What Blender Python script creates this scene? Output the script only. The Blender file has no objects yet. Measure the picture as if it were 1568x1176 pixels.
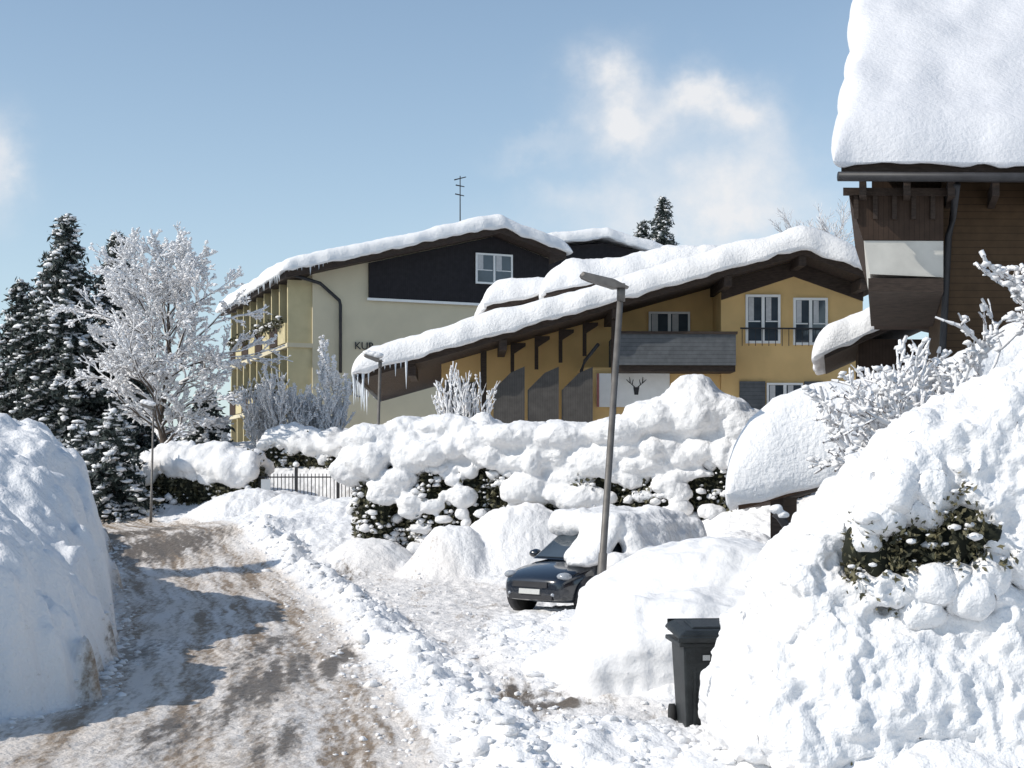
import bpy, bmesh, math, random
import numpy as np
from mathutils import Vector, Matrix
random.seed(7); rng=np.random.default_rng(7)
S=bpy.context.scene
# ---------------------------------------------------------------- noise
perm=rng.permutation(256); perm=np.concatenate([perm,perm,perm])
G3=rng.normal(size=(256,3)); G3/=np.linalg.norm(G3,axis=1)[:,None]
def fade(t): return t*t*t*(t*(t*6-15)+10)
def pn3(x,y,z):
    x,y,z=np.broadcast_arrays(np.asarray(x,float),np.asarray(y,float),np.asarray(z,float))
    xi=np.floor(x).astype(int);yi=np.floor(y).astype(int);zi=np.floor(z).astype(int)
    xf=x-xi;yf=y-yi;zf=z-zi
    u=fade(xf);v=fade(yf);w=fade(zf)
    def g(dx,dy,dz):
        h=perm[perm[perm[(xi+dx)&255]+((yi+dy)&255)]+((zi+dz)&255)]
        q=G3[h]
        return q[...,0]*(xf-dx)+q[...,1]*(yf-dy)+q[...,2]*(zf-dz)
    a=g(0,0,0)*(1-u)+g(1,0,0)*u; b=g(0,1,0)*(1-u)+g(1,1,0)*u
    c=g(0,0,1)*(1-u)+g(1,0,1)*u; d=g(0,1,1)*(1-u)+g(1,1,1)*u
    return ((a*(1-v)+b*v)*(1-w)+(c*(1-v)+d*v)*w)*1.6
def pn2(x,y,s=0.0):
    x,y=np.broadcast_arrays(np.asarray(x,float),np.asarray(y,float))
    x=x+s*17.3; y=y+s*31.7
    xi=np.floor(x).astype(int);yi=np.floor(y).astype(int)
    xf=x-xi;yf=y-yi;u=fade(xf);v=fade(yf)
    def g(dx,dy):
        h=perm[perm[(xi+dx)&255]+((yi+dy)&255)]
        q=G3[h]
        return q[...,0]*(xf-dx)+q[...,1]*(yf-dy)
    return ((g(0,0)*(1-u)+g(1,0)*u)*(1-v)+(g(0,1)*(1-u)+g(1,1)*u)*v)*1.7
def fbm(x,y,o=4,s=0.0):
    r=0;a=1
    for i in range(o):
        r=r+a*pn2(x*2**i,y*2**i,s+i); a*=.5
    return r
def sstep(a,b,x):
    t=np.clip((x-a)/(b-a),0,1); return t*t*(3-2*t)
# ---------------------------------------------------------------- materials
def new_mat(name):
    m=bpy.data.materials.new(name); m.use_nodes=True
    nt=m.node_tree; return m,nt,nt.nodes['Principled BSDF']
def mat(name,col,rough=.7,var=.15,scale=4,bump=.0,bscale=30,metal=0,spec=.3,stretch=(1,1,1),coat=0):
    m,nt,b=new_mat(name)
    tc=nt.nodes.new('ShaderNodeTexCoord'); mp=nt.nodes.new('ShaderNodeMapping'); mp.inputs['Scale'].default_value=stretch
    nt.links.new(tc.outputs['Object'],mp.inputs['Vector'])
    n=nt.nodes.new('ShaderNodeTexNoise'); n.inputs['Scale'].default_value=scale; n.inputs['Detail'].default_value=6
    nt.links.new(mp.outputs[0],n.inputs['Vector'])
    r=nt.nodes.new('ShaderNodeValToRGB')
    c0=[max(0,c*(1-var)) for c in col]+[1]; c1=[min(1,c*(1+var)) for c in col]+[1]
    r.color_ramp.elements[0].color=c0; r.color_ramp.elements[1].color=c1
    r.color_ramp.elements[0].position=.3; r.color_ramp.elements[1].position=.7
    nt.links.new(n.outputs['Fac'],r.inputs['Fac']); nt.links.new(r.outputs[0],b.inputs['Base Color'])
    b.inputs['Roughness'].default_value=rough; b.inputs['Metallic'].default_value=metal
    b.inputs['Specular IOR Level'].default_value=spec
    b.inputs['Coat Weight'].default_value=coat
    if bump>0:
        n2=nt.nodes.new('ShaderNodeTexNoise'); n2.inputs['Scale'].default_value=bscale; n2.inputs['Detail'].default_value=4
        nt.links.new(mp.outputs[0],n2.inputs['Vector'])
        bp=nt.nodes.new('ShaderNodeBump'); bp.inputs['Strength'].default_value=bump; bp.inputs['Distance'].default_value=.02
        nt.links.new(n2.outputs['Fac'],bp.inputs['Height']); nt.links.new(bp.outputs[0],b.inputs['Normal'])
    return m
SC_=(.80,.795,.795)
def snow_nodes(nt,b,k=1.0):
    tc=nt.nodes.new('ShaderNodeTexCoord')
    prev=None
    for sc,st,di in ((3.5,.5*k,.09),(14,.55*k,.03),(60,.45*k,.008)):
        n=nt.nodes.new('ShaderNodeTexNoise'); n.inputs['Scale'].default_value=sc; n.inputs['Detail'].default_value=4; n.inputs['Roughness'].default_value=.6
        nt.links.new(tc.outputs['Object'],n.inputs['Vector'])
        bp=nt.nodes.new('ShaderNodeBump'); bp.inputs['Strength'].default_value=st; bp.inputs['Distance'].default_value=di
        nt.links.new(n.outputs['Fac'],bp.inputs['Height'])
        if prev: nt.links.new(prev.outputs[0],bp.inputs['Normal'])
        prev=bp
    nt.links.new(prev.outputs[0],b.inputs['Normal'])
    return tc
def snow_mat(name,col=SC_,k=1.0):
    m,nt,b=new_mat(name)
    tc=snow_nodes(nt,b,k)
    n=nt.nodes.new('ShaderNodeTexNoise'); n.inputs['Scale'].default_value=1.3; n.inputs['Detail'].default_value=5
    nt.links.new(tc.outputs['Object'],n.inputs['Vector'])
    r=nt.nodes.new('ShaderNodeValToRGB'); r.color_ramp.elements[0].color=[c*.92 for c in col]+[1]; r.color_ramp.elements[1].color=[min(1,c*1.04) for c in col]+[1]
    nt.links.new(n.outputs['Fac'],r.inputs['Fac']); nt.links.new(r.outputs[0],b.inputs['Base Color'])
    b.inputs['Roughness'].default_value=.65; b.inputs['Specular IOR Level'].default_value=.2
    return m
M_snow=snow_mat('snow')
M_snow_smooth=snow_mat('smooth_snow',k=.5)
M_snow_roof=snow_mat('shade_toned_roof_snow',(.70,.70,.72),k=.6)  # greyer copy of the snow: chalet roof's grazing shade put into the colour
M_frost=mat('frost',(.78,.775,.78),.7,.06,3)
def ground_mat():
    m,nt,b=new_mat('packed_snow_ground'); tc=snow_nodes(nt,b)
    at=nt.nodes.new('ShaderNodeAttribute'); at.attribute_name='surf'
    sp=nt.nodes.new('ShaderNodeSeparateColor'); nt.links.new(at.outputs['Color'],sp.inputs[0])
    mp=nt.nodes.new('ShaderNodeMapping'); mp.inputs['Rotation'].default_value=(0,0,math.radians(-14)); mp.inputs['Scale'].default_value=(1.5,.36,1)
    nt.links.new(tc.outputs['Object'],mp.inputs[0])
    def noise(sc,det=8,vec=None):
        n=nt.nodes.new('ShaderNodeTexNoise'); n.inputs['Scale'].default_value=sc; n.inputs['Detail'].default_value=det; n.inputs['Roughness'].default_value=.72
        nt.links.new(vec or mp.outputs[0],n.inputs['Vector']); return n
    def mix(f,a,bc):
        x=nt.nodes.new('ShaderNodeMix'); x.data_type='RGBA'
        nt.links.new(f,x.inputs[0])
        if isinstance(a,tuple): x.inputs[6].default_value=a
        else: nt.links.new(a,x.inputs[6])
        if isinstance(bc,tuple): x.inputs[7].default_value=bc
        else: nt.links.new(bc,x.inputs[7])
        return x.outputs[2]
    def thr(attr,n,k=4.0,amp=1.6):
        nn=nt.nodes.new('ShaderNodeMath'); nn.operation='MULTIPLY_ADD'
        nt.links.new(n,nn.inputs[0]); nn.inputs[1].default_value=amp; nn.inputs[2].default_value=-amp/2
        a=nt.nodes.new('ShaderNodeMath'); a.operation='ADD'; nt.links.new(attr,a.inputs[0]); nt.links.new(nn.outputs[0],a.inputs[1])
        c=nt.nodes.new('ShaderNodeMath'); c.operation='MULTIPLY_ADD'; c.use_clamp=True
        nt.links.new(a.outputs[0],c.inputs[0]); c.inputs[1].default_value=k; c.inputs[2].default_value=.5-.5*k
        return c.outputs[0]
    n1=noise(7.0); n2=noise(9); n3=noise(30,4,tc.outputs['Object'])
    c=mix(sp.outputs[0],SC_+(1,),(.66,.60,.54,1))
    d=thr(sp.outputs[1],n2.outputs['Fac'],1.9,1.9)
    c=mix(d,c,(.25,.19,.135,1))
    sub=mix(n3.outputs['Fac'],(.06,.05,.042,1),(.22,.18,.14,1))
    a=thr(sp.outputs[2],n1.outputs['Fac'],2.6,2.0)
    c=mix(a,c,sub)
    nt.links.new(c,b.inputs['Base Color'])
    r=nt.nodes.new('ShaderNodeMapRange'); nt.links.new(a,r.inputs[0]); r.inputs[3].default_value=.6; r.inputs[4].default_value=.38
    nt.links.new(r.outputs[0],b.inputs['Roughness']); b.inputs['Specular IOR Level'].default_value=.25
    return m
M_ground=ground_mat()
def plank_mat(name,col,step=.14,axis='X',rough=.75,var=.35):
    m,nt,b=new_mat(name)
    tc=nt.nodes.new('ShaderNodeTexCoord')
    w=nt.nodes.new('ShaderNodeTexWave'); w.wave_type='BANDS'; w.bands_direction=axis; w.wave_profile='SAW'
    w.inputs['Scale'].default_value=1/(step*math.pi*2)*math.pi; w.inputs['Distortion'].default_value=0.15
    nt.links.new(tc.outputs['Object'],w.inputs['Vector'])
    r=nt.nodes.new('ShaderNodeValToRGB'); e=r.color_ramp.elements
    e[0].color=[c*.25 for c in col]+[1]; e[0].position=0; e[1].color=list(col)+[1]; e[1].position=.12
    nt.links.new(w.outputs[0],r.inputs[0])
    n=nt.nodes.new('ShaderNodeTexNoise'); n.inputs['Scale'].default_value=5; n.inputs['Detail'].default_value=8
    nt.links.new(tc.outputs['Object'],n.inputs[0])
    x=nt.nodes.new('ShaderNodeMix'); x.data_type='RGBA'; x.blend_type='MULTIPLY'; x.inputs[0].default_value=var*2
    nt.links.new(r.outputs[0],x.inputs[6])
    hs=nt.nodes.new('ShaderNodeRGBToBW'); nt.links.new(n.outputs['Color'],hs.inputs[0]); nt.links.new(hs.outputs[0],x.inputs[7])
    nt.links.new(x.outputs[2],b.inputs['Base Color']); b.inputs['Roughness'].default_value=rough
    b.inputs['Specular IOR Level'].default_value=.2
    return m
M_wood=mat('dark_wood',(.045,.032,.025),.8,.35,6,.4,40,stretch=(1,1,6))
M_plank=plank_mat('dark_planks',(.075,.048,.034))
M_shingle=plank_mat('wood_shingles',(.115,.072,.04),.2,'Z')
M_plank_dk=plank_mat('black_planks',(.035,.032,.036))
M_brown=plank_mat('brown_boards',(.12,.07,.045),.18,'Z')
M_ochre=mat('ochre_plaster',(.66,.45,.20),.9,.09,1.2,.25,60)
M_cream=mat('cream_plaster',(.58,.52,.38),.9,.08,.6,.2,60)
M_cream2=mat('yellow_cream_panel',(.52,.45,.27),.85,.08,2,.2,60)
M_white=mat('white_paint',(.78,.78,.76),.5,.04,5)
M_offwhite=mat('offwhite_boarding',(.55,.53,.48),.7,.1,3)
M_greyb=plank_mat('grey_boards',(.16,.17,.18),.2,'Z')
M_screen=plank_mat('grey_screen',(.13,.12,.11),.12,'X')
M_glass=mat('window_glass',(.05,.065,.08),.05,.3,1.5,spec=1.0)
M_curtain=mat('curtain',(.5,.5,.5),.9,.1,8)
M_metal=mat('lamp_metal',(.15,.14,.13),.55,.2,8,.1,50,metal=.3)
M_dark=mat('dark_metal',(.03,.03,.033),.5,.2,5)
M_bin=mat('bin_plastic',(.018,.021,.022),.5,.4,9,.25,60)
M_bark=mat('bark',(.10,.08,.065),.9,.3,9,.5,40)
M_twig=mat('red_twig',(.17,.11,.08),.9,.3,9)
def leaf_mat(name,c0,c1):
    m,nt,b=new_mat(name); tc=nt.nodes.new('ShaderNodeTexCoord')
    n=nt.nodes.new('ShaderNodeTexNoise'); n.inputs['Scale'].default_value=9; nt.links.new(tc.outputs['Object'],n.inputs[0])
    r=nt.nodes.new('ShaderNodeValToRGB'); r.color_ramp.elements[0].color=c0+(1,); r.color_ramp.elements[1].color=c1+(1,)
    r.color_ramp.elements[0].position=.35; r.color_ramp.elements[1].position=.65
    nt.links.new(n.outputs['Fac'],r.inputs[0]); nt.links.new(r.outputs[0],b.inputs['Base Color']); b.inputs['Roughness'].default_value=.6
    return m
M_leaf=leaf_mat('hedge_leaf',(.03,.033,.017),(.10,.092,.045))
M_leaf2=leaf_mat('olive_leaf',(.04,.042,.02),(.15,.13,.065))
M_core=mat('hedge_core',(.016,.018,.011),.9,.4,8)
M_needle=leaf_mat('spruce_needle',(.018,.028,.026),(.045,.06,.05))
M_ice=mat('icicle',(.62,.66,.70),.15,.05,5,spec=.8)
M_car=mat('car_paint',(.007,.010,.016),.2,.1,3,spec=.6,coat=1)
M_tyre=mat('tyre',(.02,.02,.02),.85,.2,20)
M_rim=mat('rim',(.45,.45,.47),.35,.1,9,metal=.8)
M_headl=mat('headlight',(.30,.32,.35),.1,.2,25,spec=.8)
M_sticker=mat('sticker',(.5,.5,.48),.5,.2,120)
# ---------------------------------------------------------------- mesh helpers
def link(o,parent=None):
    S.collection.objects.link(o)
    if parent is not None: o.parent=parent
    return o
def empty(name):
    e=bpy.data.objects.new(name,None); S.collection.objects.link(e); return e
def mesh_np(name,V,F,m,smooth=True,parent=None):
    me=bpy.data.meshes.new(name)
    V=np.asarray(V,np.float32); F=np.asarray(F,np.int32); n,k=F.shape
    me.vertices.add(len(V)); me.vertices.foreach_set('co',V.ravel())
    me.loops.add(n*k); me.loops.foreach_set('vertex_index',F.ravel())
    me.polygons.add(n); me.polygons.foreach_set('loop_start',np.arange(0,n*k,k,dtype=np.int32))
    me.polygons.foreach_set('use_smooth',np.full(n,smooth))
    me.update(calc_edges=True)
    me.materials.append(m)
    return link(bpy.data.objects.new(name,me),parent)
def mesh_py(name,V,F,m,parent=None,smooth=False,bevel=0):
    me=bpy.data.meshes.new(name); me.from_pydata([tuple(v) for v in V],[],F); me.update()
    bm=bmesh.new(); bm.from_mesh(me); bmesh.ops.recalc_face_normals(bm,faces=bm.faces); bm.to_mesh(me); bm.free()
    if smooth:
        for p in me.polygons: p.use_smooth=True
    me.materials.append(m)
    o=link(bpy.data.objects.new(name,me),parent)
    if bevel>0:
        b=o.modifiers.new('bevel','BEVEL'); b.width=bevel; b.segments=2
    return o
class Fr:
    def __init__(s,x,y,a,vd=None):
        s.x=x;s.y=y;a=math.radians(a);s.c=math.cos(a);s.s=math.sin(a)
        s.vx,s.vy=(-s.s,s.c) if vd is None else vd
    def P(s,u,v,z): return (s.x+s.c*u+s.vx*v, s.y+s.s*u+s.vy*v, z)
def poly(name,fr,pts,v0,v1,m,parent=None,bevel=0):
    n=len(pts)
    V=[fr.P(u,v0,z) for u,z in pts]+[fr.P(u,v1,z) for u,z in pts]
    F=[list(range(n)),list(range(2*n-1,n-1,-1))]+[[i,(i+1)%n,n+(i+1)%n,n+i] for i in range(n)]
    return mesh_py(name,V,F,m,parent,bevel=bevel)
def box(name,fr,u0,u1,v0,v1,z0,z1,m,parent=None,bevel=0):
    return poly(name,fr,[(u0,z0),(u1,z0),(u1,z1),(u0,z1)],v0,v1,m,parent,bevel)
def tubes(P0,P1,R0,R1,k=5):
    P0=np.asarray(P0,float);P1=np.asarray(P1,float);R0=np.asarray(R0,float);R1=np.asarray(R1,float)
    d=P1-P0; d/=np.maximum(np.linalg.norm(d,axis=1),1e-6)[:,None]
    a=np.where(np.abs(d[:,2:3])>.9,np.array([[1.,0,0]]),np.array([[0,0,1.]]))
    x=np.cross(d,a); x/=np.linalg.norm(x,axis=1)[:,None]; y=np.cross(d,x)
    th=np.arange(k)*2*math.pi/k
    ring=x[:,None,:]*np.cos(th)[None,:,None]+y[:,None,:]*np.sin(th)[None,:,None]
    A=P0[:,None,:]+ring*R0[:,None,None]; B=P1[:,None,:]+ring*R1[:,None,None]
    V=np.concatenate([A,B],axis=1).reshape(-1,3)
    i=np.arange(k); f=np.stack([i,(i+1)%k,k+(i+1)%k,k+i],1)
    F=(f[None]+ (np.arange(len(P0))*2*k)[:,None,None]).reshape(-1,4)
    return V,F
def pipe(name,pts,r,m,parent=None,k=10):
    P=np.array(pts,float)
    V=[];F=[]
    n=len(P)
    for i in range(n):
        d=P[min(i+1,n-1)]-P[max(i-1,0)]; d/=np.linalg.norm(d)
        a=np.array([0,0,1.]) if abs(d[2])<.9 else np.array([1.,0,0])
        x=np.cross(d,a);x/=np.linalg.norm(x);y=np.cross(d,x)
        rr=r[i] if hasattr(r,'__len__') else r
        for j in range(k):
            t=2*math.pi*j/k; V.append(P[i]+rr*(x*math.cos(t)+y*math.sin(t)))
    for i in range(n-1):
        for j in range(k): F.append([i*k+j,i*k+(j+1)%k,(i+1)*k+(j+1)%k,(i+1)*k+j])
    F.append(list(range(k))); F.append([(n-1)*k+j for j in range(k)][::-1])
    return mesh_py(name,V,F,m,parent,smooth=True)
def ico(n):
    bm=bmesh.new(); bmesh.ops.create_icosphere(bm,subdivisions=n,radius=1)
    r=(np.array([v.co[:] for v in bm.verts]),np.array([[v.index for v in f.verts] for f in bm.faces])); bm.free(); return r
ICO1=ico(1); ICO2=ico(2)
def lumps(C,R,base=ICO1,jit=.2):
    C=np.asarray(C,float);R=np.asarray(R,float)
    if R.ndim==1: R=np.stack([R,R,R],1)
    bv,bf=base
    n=len(C)
    V=bv[None]*R[:,None,:]*(1+rng.normal(0,jit,(n,len(bv),1)))
    V=V+C[:,None,:]
    F=bf[None]+(np.arange(n)*len(bv))[:,None,None]
    return V.reshape(-1,3),F.reshape(-1,3)
def cards(C,size,asp=.5):
    C=np.asarray(C,float);n=len(C)
    a=rng.normal(size=(n,3)); a/=np.linalg.norm(a,axis=1)[:,None]
    b=rng.normal(size=(n,3)); b-=a*(a*b).sum(1)[:,None]; b/=np.linalg.norm(b,axis=1)[:,None]
    s=size*rng.uniform(.6,1.3,(n,1))
    V=np.stack([C-a*s,C+b*s*asp,C+a*s,C-b*s*asp],1).reshape(-1,3)
    F=np.arange(4*n).reshape(n,4)
    return V,F
def get_np(me):
    V=np.empty(len(me.vertices)*3,np.float32); me.vertices.foreach_get('co',V)
    N=np.empty(len(me.vertices)*3,np.float32); me.vertices.foreach_get('normal',N)
    return V.reshape(-1,3).astype(float),N.reshape(-1,3).astype(float)
def blobs(name,ell,voxel,m,parent=None,smooth=4,disp=((2.,.08),(7.,.03)),zsq=.6,base=ICO2,jit=.03,ridged=()):
    ell=np.array(ell,float)
    V,F=lumps(ell[:,:3],ell[:,3:6],base,jit)
    me=bpy.data.meshes.new(name); me.from_pydata(V.tolist(),[],F.tolist()); me.update()
    o=bpy.data.objects.new(name,me); S.collection.objects.link(o)
    r=o.modifiers.new('r','REMESH'); r.mode='VOXEL'; r.voxel_size=voxel
    if smooth:
        s=o.modifiers.new('s','SMOOTH'); s.iterations=smooth; s.factor=.5
    dg=bpy.context.evaluated_depsgraph_get(); ev=o.evaluated_get(dg)
    me2=bpy.data.meshes.new_from_object(ev)
    bpy.data.objects.remove(o); 
    V,N=get_np(me2)
    d=np.zeros(len(V))
    for i,(f,a) in enumerate(disp):
        d+=a*pn3(V[:,0]*f+i*9.1,V[:,1]*f,V[:,2]*f*zsq)
    for i,(f,a) in enumerate(ridged):
        d+=a*(.35-np.abs(pn3(V[:,0]*f+i*5.7,V[:,1]*f,V[:,2]*f*zsq)))
    V=V+N*d[:,None]
    me2.vertices.foreach_set('co',V.astype(np.float32).ravel()); me2.update()
    me2.polygons.foreach_set('use_smooth',np.full(len(me2.polygons),True))
    me2.materials.clear(); me2.materials.append(m)
    return link(bpy.data.objects.new(name,me2),parent)
def snow_sheet(name,pos,prof,b0,b1,th,parent=None,seed=0.,ridge=.7,na=60,nb=24,rough=.16,e=None,m=None):
    prof=np.array(prof,float); a0,a1=prof[0,0],prof[-1,0]
    if e is None: e=th*.85
    def samp(x0,x1,n):
        t=np.linspace(0,math.pi/2,8); ed=e*(1-np.cos(t)); inn=np.linspace(x0+e,x1-e,n)
        return np.concatenate([x0+ed,inn[1:-1],(x1-ed)[::-1]])
    A=samp(a0,a1,na);B=samp(b0,b1,nb)
    offs=np.linspace(-ridge,ridge,7)
    def zf(a):
        z=np.interp(a,prof[:,0],prof[:,1])
        sl0=(prof[1,1]-prof[0,1])/(prof[1,0]-prof[0,0]); sl1=(prof[-1,1]-prof[-2,1])/(prof[-1,0]-prof[-2,0])
        z=np.where(a<a0,prof[0,1]+sl0*(a-a0),z); z=np.where(a>a1,prof[-1,1]+sl1*(a-a1),z); return z
    zr=sum(zf(A+o) for o in offs)/7
    ga,gb=np.meshgrid(A,B,indexing='ij'); gz=np.repeat(zr[:,None],len(B),1)
    gz0=np.repeat(zf(A)[:,None],len(B),1)
    da=np.minimum(ga-a0,a1-ga);db=np.minimum(gb-b0,b1-gb)
    g=lambda d:np.sqrt(np.clip(1-(1-np.clip(d/e,0,1))**2,0,1))
    f=g(da)*g(db)
    N=fbm(ga*.5,gb*.5,4,seed)
    top=np.maximum(gz,gz0)+th*f*(1+rough*N)+.02*pn2(ga*5,gb*5,seed)*f
    bot=gz0-.25*th*(f*(1-f)*4)*(.7+.6*pn2(ga*2,gb*2,seed+3))
    sh=.13*pn2(gb*1.2,ga*.8,seed+1); sh2=.13*pn2(ga*1.2,gb*.8,seed+2)
    ga=ga+sh;gb=gb+sh2
    na_,nb_=ga.shape
    X,Y,Z=pos(ga,gb,top); X2,Y2,Z2=pos(ga,gb,bot)
    V=np.concatenate([np.stack([X,Y,Z],-1).reshape(-1,3),np.stack([X2,Y2,Z2],-1).reshape(-1,3)])
    i,j=np.meshgrid(np.arange(na_-1),np.arange(nb_-1),indexing='ij'); q=(i*nb_+j).ravel()
    F1=np.stack([q,q+nb_,q+nb_+1,q+1],1); F2=F1[:,::-1]+na_*nb_
    return mesh_np(name,V,np.concatenate([F1,F2]),m or M_snow,True,parent)
def frpos(fr): return lambda a,b,z:(fr.x+fr.c*a+fr.vx*b, fr.y+fr.s*a+fr.vy*b, z)
# ---------------------------------------------------------------- terrain
LY=[0,5,12,14,15.5,17,20,25,28,35,44,50,60,80,200]; LX=[-8,-7.4,-6.1,-5.25,-4.85,-4.95,-5.65,-7.0,-7.9,-9.8,-12.5,-15.5,-24,-45,-200]
RY=[0,5,12,15,20,28,35,44,50,60,80,200]; RX=[0,-.2,-.65,-1.1,-2.1,-3.7,-6.0,-8.9,-12,-18,-38,-190]
def Lx(Y): return np.interp(Y,LY,LX)+.12*pn2(Y*.8,Y*0+3.3)
def Rx(Y): return np.interp(Y,RY,RX)+.12*pn2(Y*.9,Y*0+7.3)
BY=[-50,0,24,28,36,50,56,62,72,120,400,4000]; BZ=[0,0,0,.06,.38,.92,1.5,2.3,3.8,6.8,10,10]
HY=[-50,0,8,13,15,17,18.5,20,22,24,27,29,33,38,46,55,70,200]; HZ=[1.4,1.4,1.5,1.9,2.15,2.2,1.8,1.7,2.9,3.5,3.4,2.3,1.4,1.1,1.1,1.3,1.5,1]
BUMPS=[(2.1,17.6,1.7,2.4,.55),(0.35,18.4,.95,2.0,.48),(1.1,20.1,1.0,1.2,.65),(1.0,12.3,1.1,.7,.25),(3.4,12,2.0,1.8,.5),
 (5.2,21,2.2,5,1.2),(-1.3,32.4,1.0,.9,1.2),(0.2,33.0,1.6,1.2,1.6),(4.6,29.2,1.5,1.6,1.3),(-3.4,34.6,1.1,1.6,.75),(3,32,2,1.6,1.0),
 (-6.4,44,2.2,3.2,1.25),(-8.6,49,2.4,3,1.3),(8,34,5,6,2.0),(0,44,9,8,1.5),(9,46,14,12,1.6),(-4,62,14,8,2.2),
 (-.9,22.5,.5,.5,.12),(2.3,22.9,1.4,1.2,.6),(-18.5,58,3,4,1.2)]
GY=[0,10,13,14.5,16.5,20,22,26,29,31,34,38]; GX=[.3,.0,.3,2.2,.35,-.4,-.3,.0,1.0,-.5,-3.0,-5.5]
def walk(X,Y):
    dR=X-Rx(Y); g=np.interp(Y,GY,GX)-X
    return sstep(.9,1.3,dR)*sstep(-.05,.45,g)*(1-sstep(32.5,35.5,Y))*sstep(12,14,Y)
def H(X,Y,detail=True):
    b=np.interp(Y,BY,BZ)
    L=Lx(Y);R=Rx(Y)
    d=L-X
    dn=d+.28*pn2(X*1.1,Y*1.1,2)+.14*pn2(X*2.6,Y*2.6,5)+.05*pn2(X*6,Y*6,15)
    hb=np.interp(Y,HY,HZ)*(1+.10*pn2(X*.4,Y*.4,9))
    fal=1-.35*sstep(4,14,dn)
    bank=hb*fal*np.where(dn>0,(1-np.exp(-np.clip(dn,0,None)/.45))**.95,0)
    dR=X-R
    berm=.32*np.exp(-((dR-.55)/.42)**2)*(1-sstep(38,44,Y))*(.7+.8*pn2(X*1.6,Y*1.6,4))
    z=b+bank+np.clip(berm,0,None)
    bs=0
    for (x,y,rx,ry,h) in BUMPS:
        r2=((X-x)/rx)**2+((Y-y)/ry)**2
        bs=np.maximum(bs,h*np.exp(-r2**1.4)) 
    z=z+bs
    offroad=np.clip(sstep(.1,1.0,dR)+sstep(-.1,.5,d),0,1)
    flat=walk(X,Y)
    rough=offroad*(1-.75*flat)
    m=np.abs(Y)<90
    n=.15*fbm(X*.5,Y*.5,3,1)+.05*np.abs(pn2(X*2.5,Y*2.5,6))*1.6+.03*pn2(X*7,Y*7,7)
    cr=sstep(.2,.8,d)*(.12*pn2(X*1.6+Y*.6,Y*1.1,21)+.05*pn2(X*4+Y*1.5,Y*2.5,22))
    cl=sstep(.05,.3,dR)*(1-sstep(1.2,2.0,dR))*(1-.6*flat)+ .25*sstep(1.0,2.2,dR)*(1-flat)
    n2=(.07*np.clip(fbm(X*3.3,Y*3.3,4,8),-.2,1)+.03*fbm(X*9,Y*9,2,3))*cl*(1-sstep(45,60,Y))
    z=z+np.where(m,rough*n+n2+cr,rough*.5*fbm(X*.05,Y*.05,3,1))
    w=(X-L)/(R-L)
    xr=R-X
    rut=np.exp(-((xr-.75)/.2)**2)+np.exp(-((xr-2.2)/.22)**2)
    z=z+(1-offroad)*(.016*pn2(w*14,Y*.6,2)+.016*pn2(X*5,Y*5,3)+.010*pn2(X*12,Y*8,3)-.03*rut)
    z=z+flat*(.035*pn2(X*3.5,Y*3.5,12)+.022*fbm(X*8,Y*8,2,13))
    far=sstep(500,2500,np.hypot(X,Y))
    z=z+far*70*np.clip(.35+fbm(X*.0006,Y*.0006,4,3),0,2)*sstep(200,-1500,X)
    return z
def surf(X,Y):
    L=Lx(Y);R=Rx(Y); w=(X-L)/np.maximum(R-L,.5)
    road=sstep(-.02,.05,w)*(1-sstep(.97,1.05,w))
    wk=walk(X,Y)
    packed=np.clip(road*(.8+.45*pn2(X*.8,Y*.3,3))+wk*.36,0,1)
    xr=R-X
    tr=np.exp(-((xr-.75)/.28)**2)+np.exp(-((xr-2.2)/.30)**2)+.8*np.exp(-((xr-1.45)/.2)**2)+.7*np.exp(-((xr-3.4)/.3)**2)
    st=pn2(xr*6,Y*.35,5)+.5*pn2(xr*14,Y*.8,6)
    big=sstep(-.5,.5,pn2(xr*.6,Y*.16,15))
    dirt=road*np.clip(.27+(.58*tr*(.65+.6*pn2(xr*1.5,Y*.25,8))+.42*st)*(.6+.6*big),0,1)
    dirt=np.maximum(dirt,wk*np.clip(.14+.34*pn2(X*2,Y*1.2,4),0,1))
    asp=np.zeros_like(X)
    for (x,y,rx,ry,h) in [(-2.95,17.4,.42,3.4,1.1),(-2.35,19.3,.30,2.2,1.0),(-3.6,21.0,.28,3.0,.8),(-.15,15.8,.6,.6,1.15),(.35,15.2,.65,.38,1.1),(-1.35,20.5,.3,.6,.85),
          (-4.0,32,.7,1.2,.9),(-9.5,38.5,1.9,3.6,1.15),(-11.5,44,1.8,3,1.05),(-1.9,23.8,.3,1.0,.8),(-3.3,14,.4,1.8,.75),(-2.2,13.3,.25,1.8,.7),(1.85,13.7,.7,.35,.7),(-5.4,19,.5,3.0,.9),(-2.1,13,.2,1,.75)]:  # the wide far-left patches put road shadow into the colour, beside bare asphalt
        asp=np.maximum(asp,h*np.exp(-(((X-x)/rx)**2+((Y-y)/ry)**2)))
    asp=asp*np.clip(.85+.55*pn2(xr*7,Y*.6,6),.2,1.3)*np.clip(road+wk+.8*(np.abs(X-1.85)<.8)*(np.abs(Y-13.7)<.5),0,1)
    return np.stack([packed,dirt,np.clip(asp,0,1),np.ones_like(X)],-1)
def grid_mesh(name,X,Y,Z,C,m):
    n,k=X.shape
    V=np.stack([X,Y,Z],-1).reshape(-1,3)
    i,j=np.meshgrid(np.arange(n-1),np.arange(k-1),indexing='ij'); q=(i*k+j).ravel()
    F=np.stack([q,q+k,q+k+1,q+1],1)
    o=mesh_np(name,V,F,m)
    a=o.data.color_attributes.new('surf','FLOAT_COLOR','POINT'); a.data.foreach_set('color',C.reshape(-1).astype(np.float32))
    return o
def geo(a,b,n): return a*(b/a)**(np.arange(1,n+1)/n)
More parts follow.
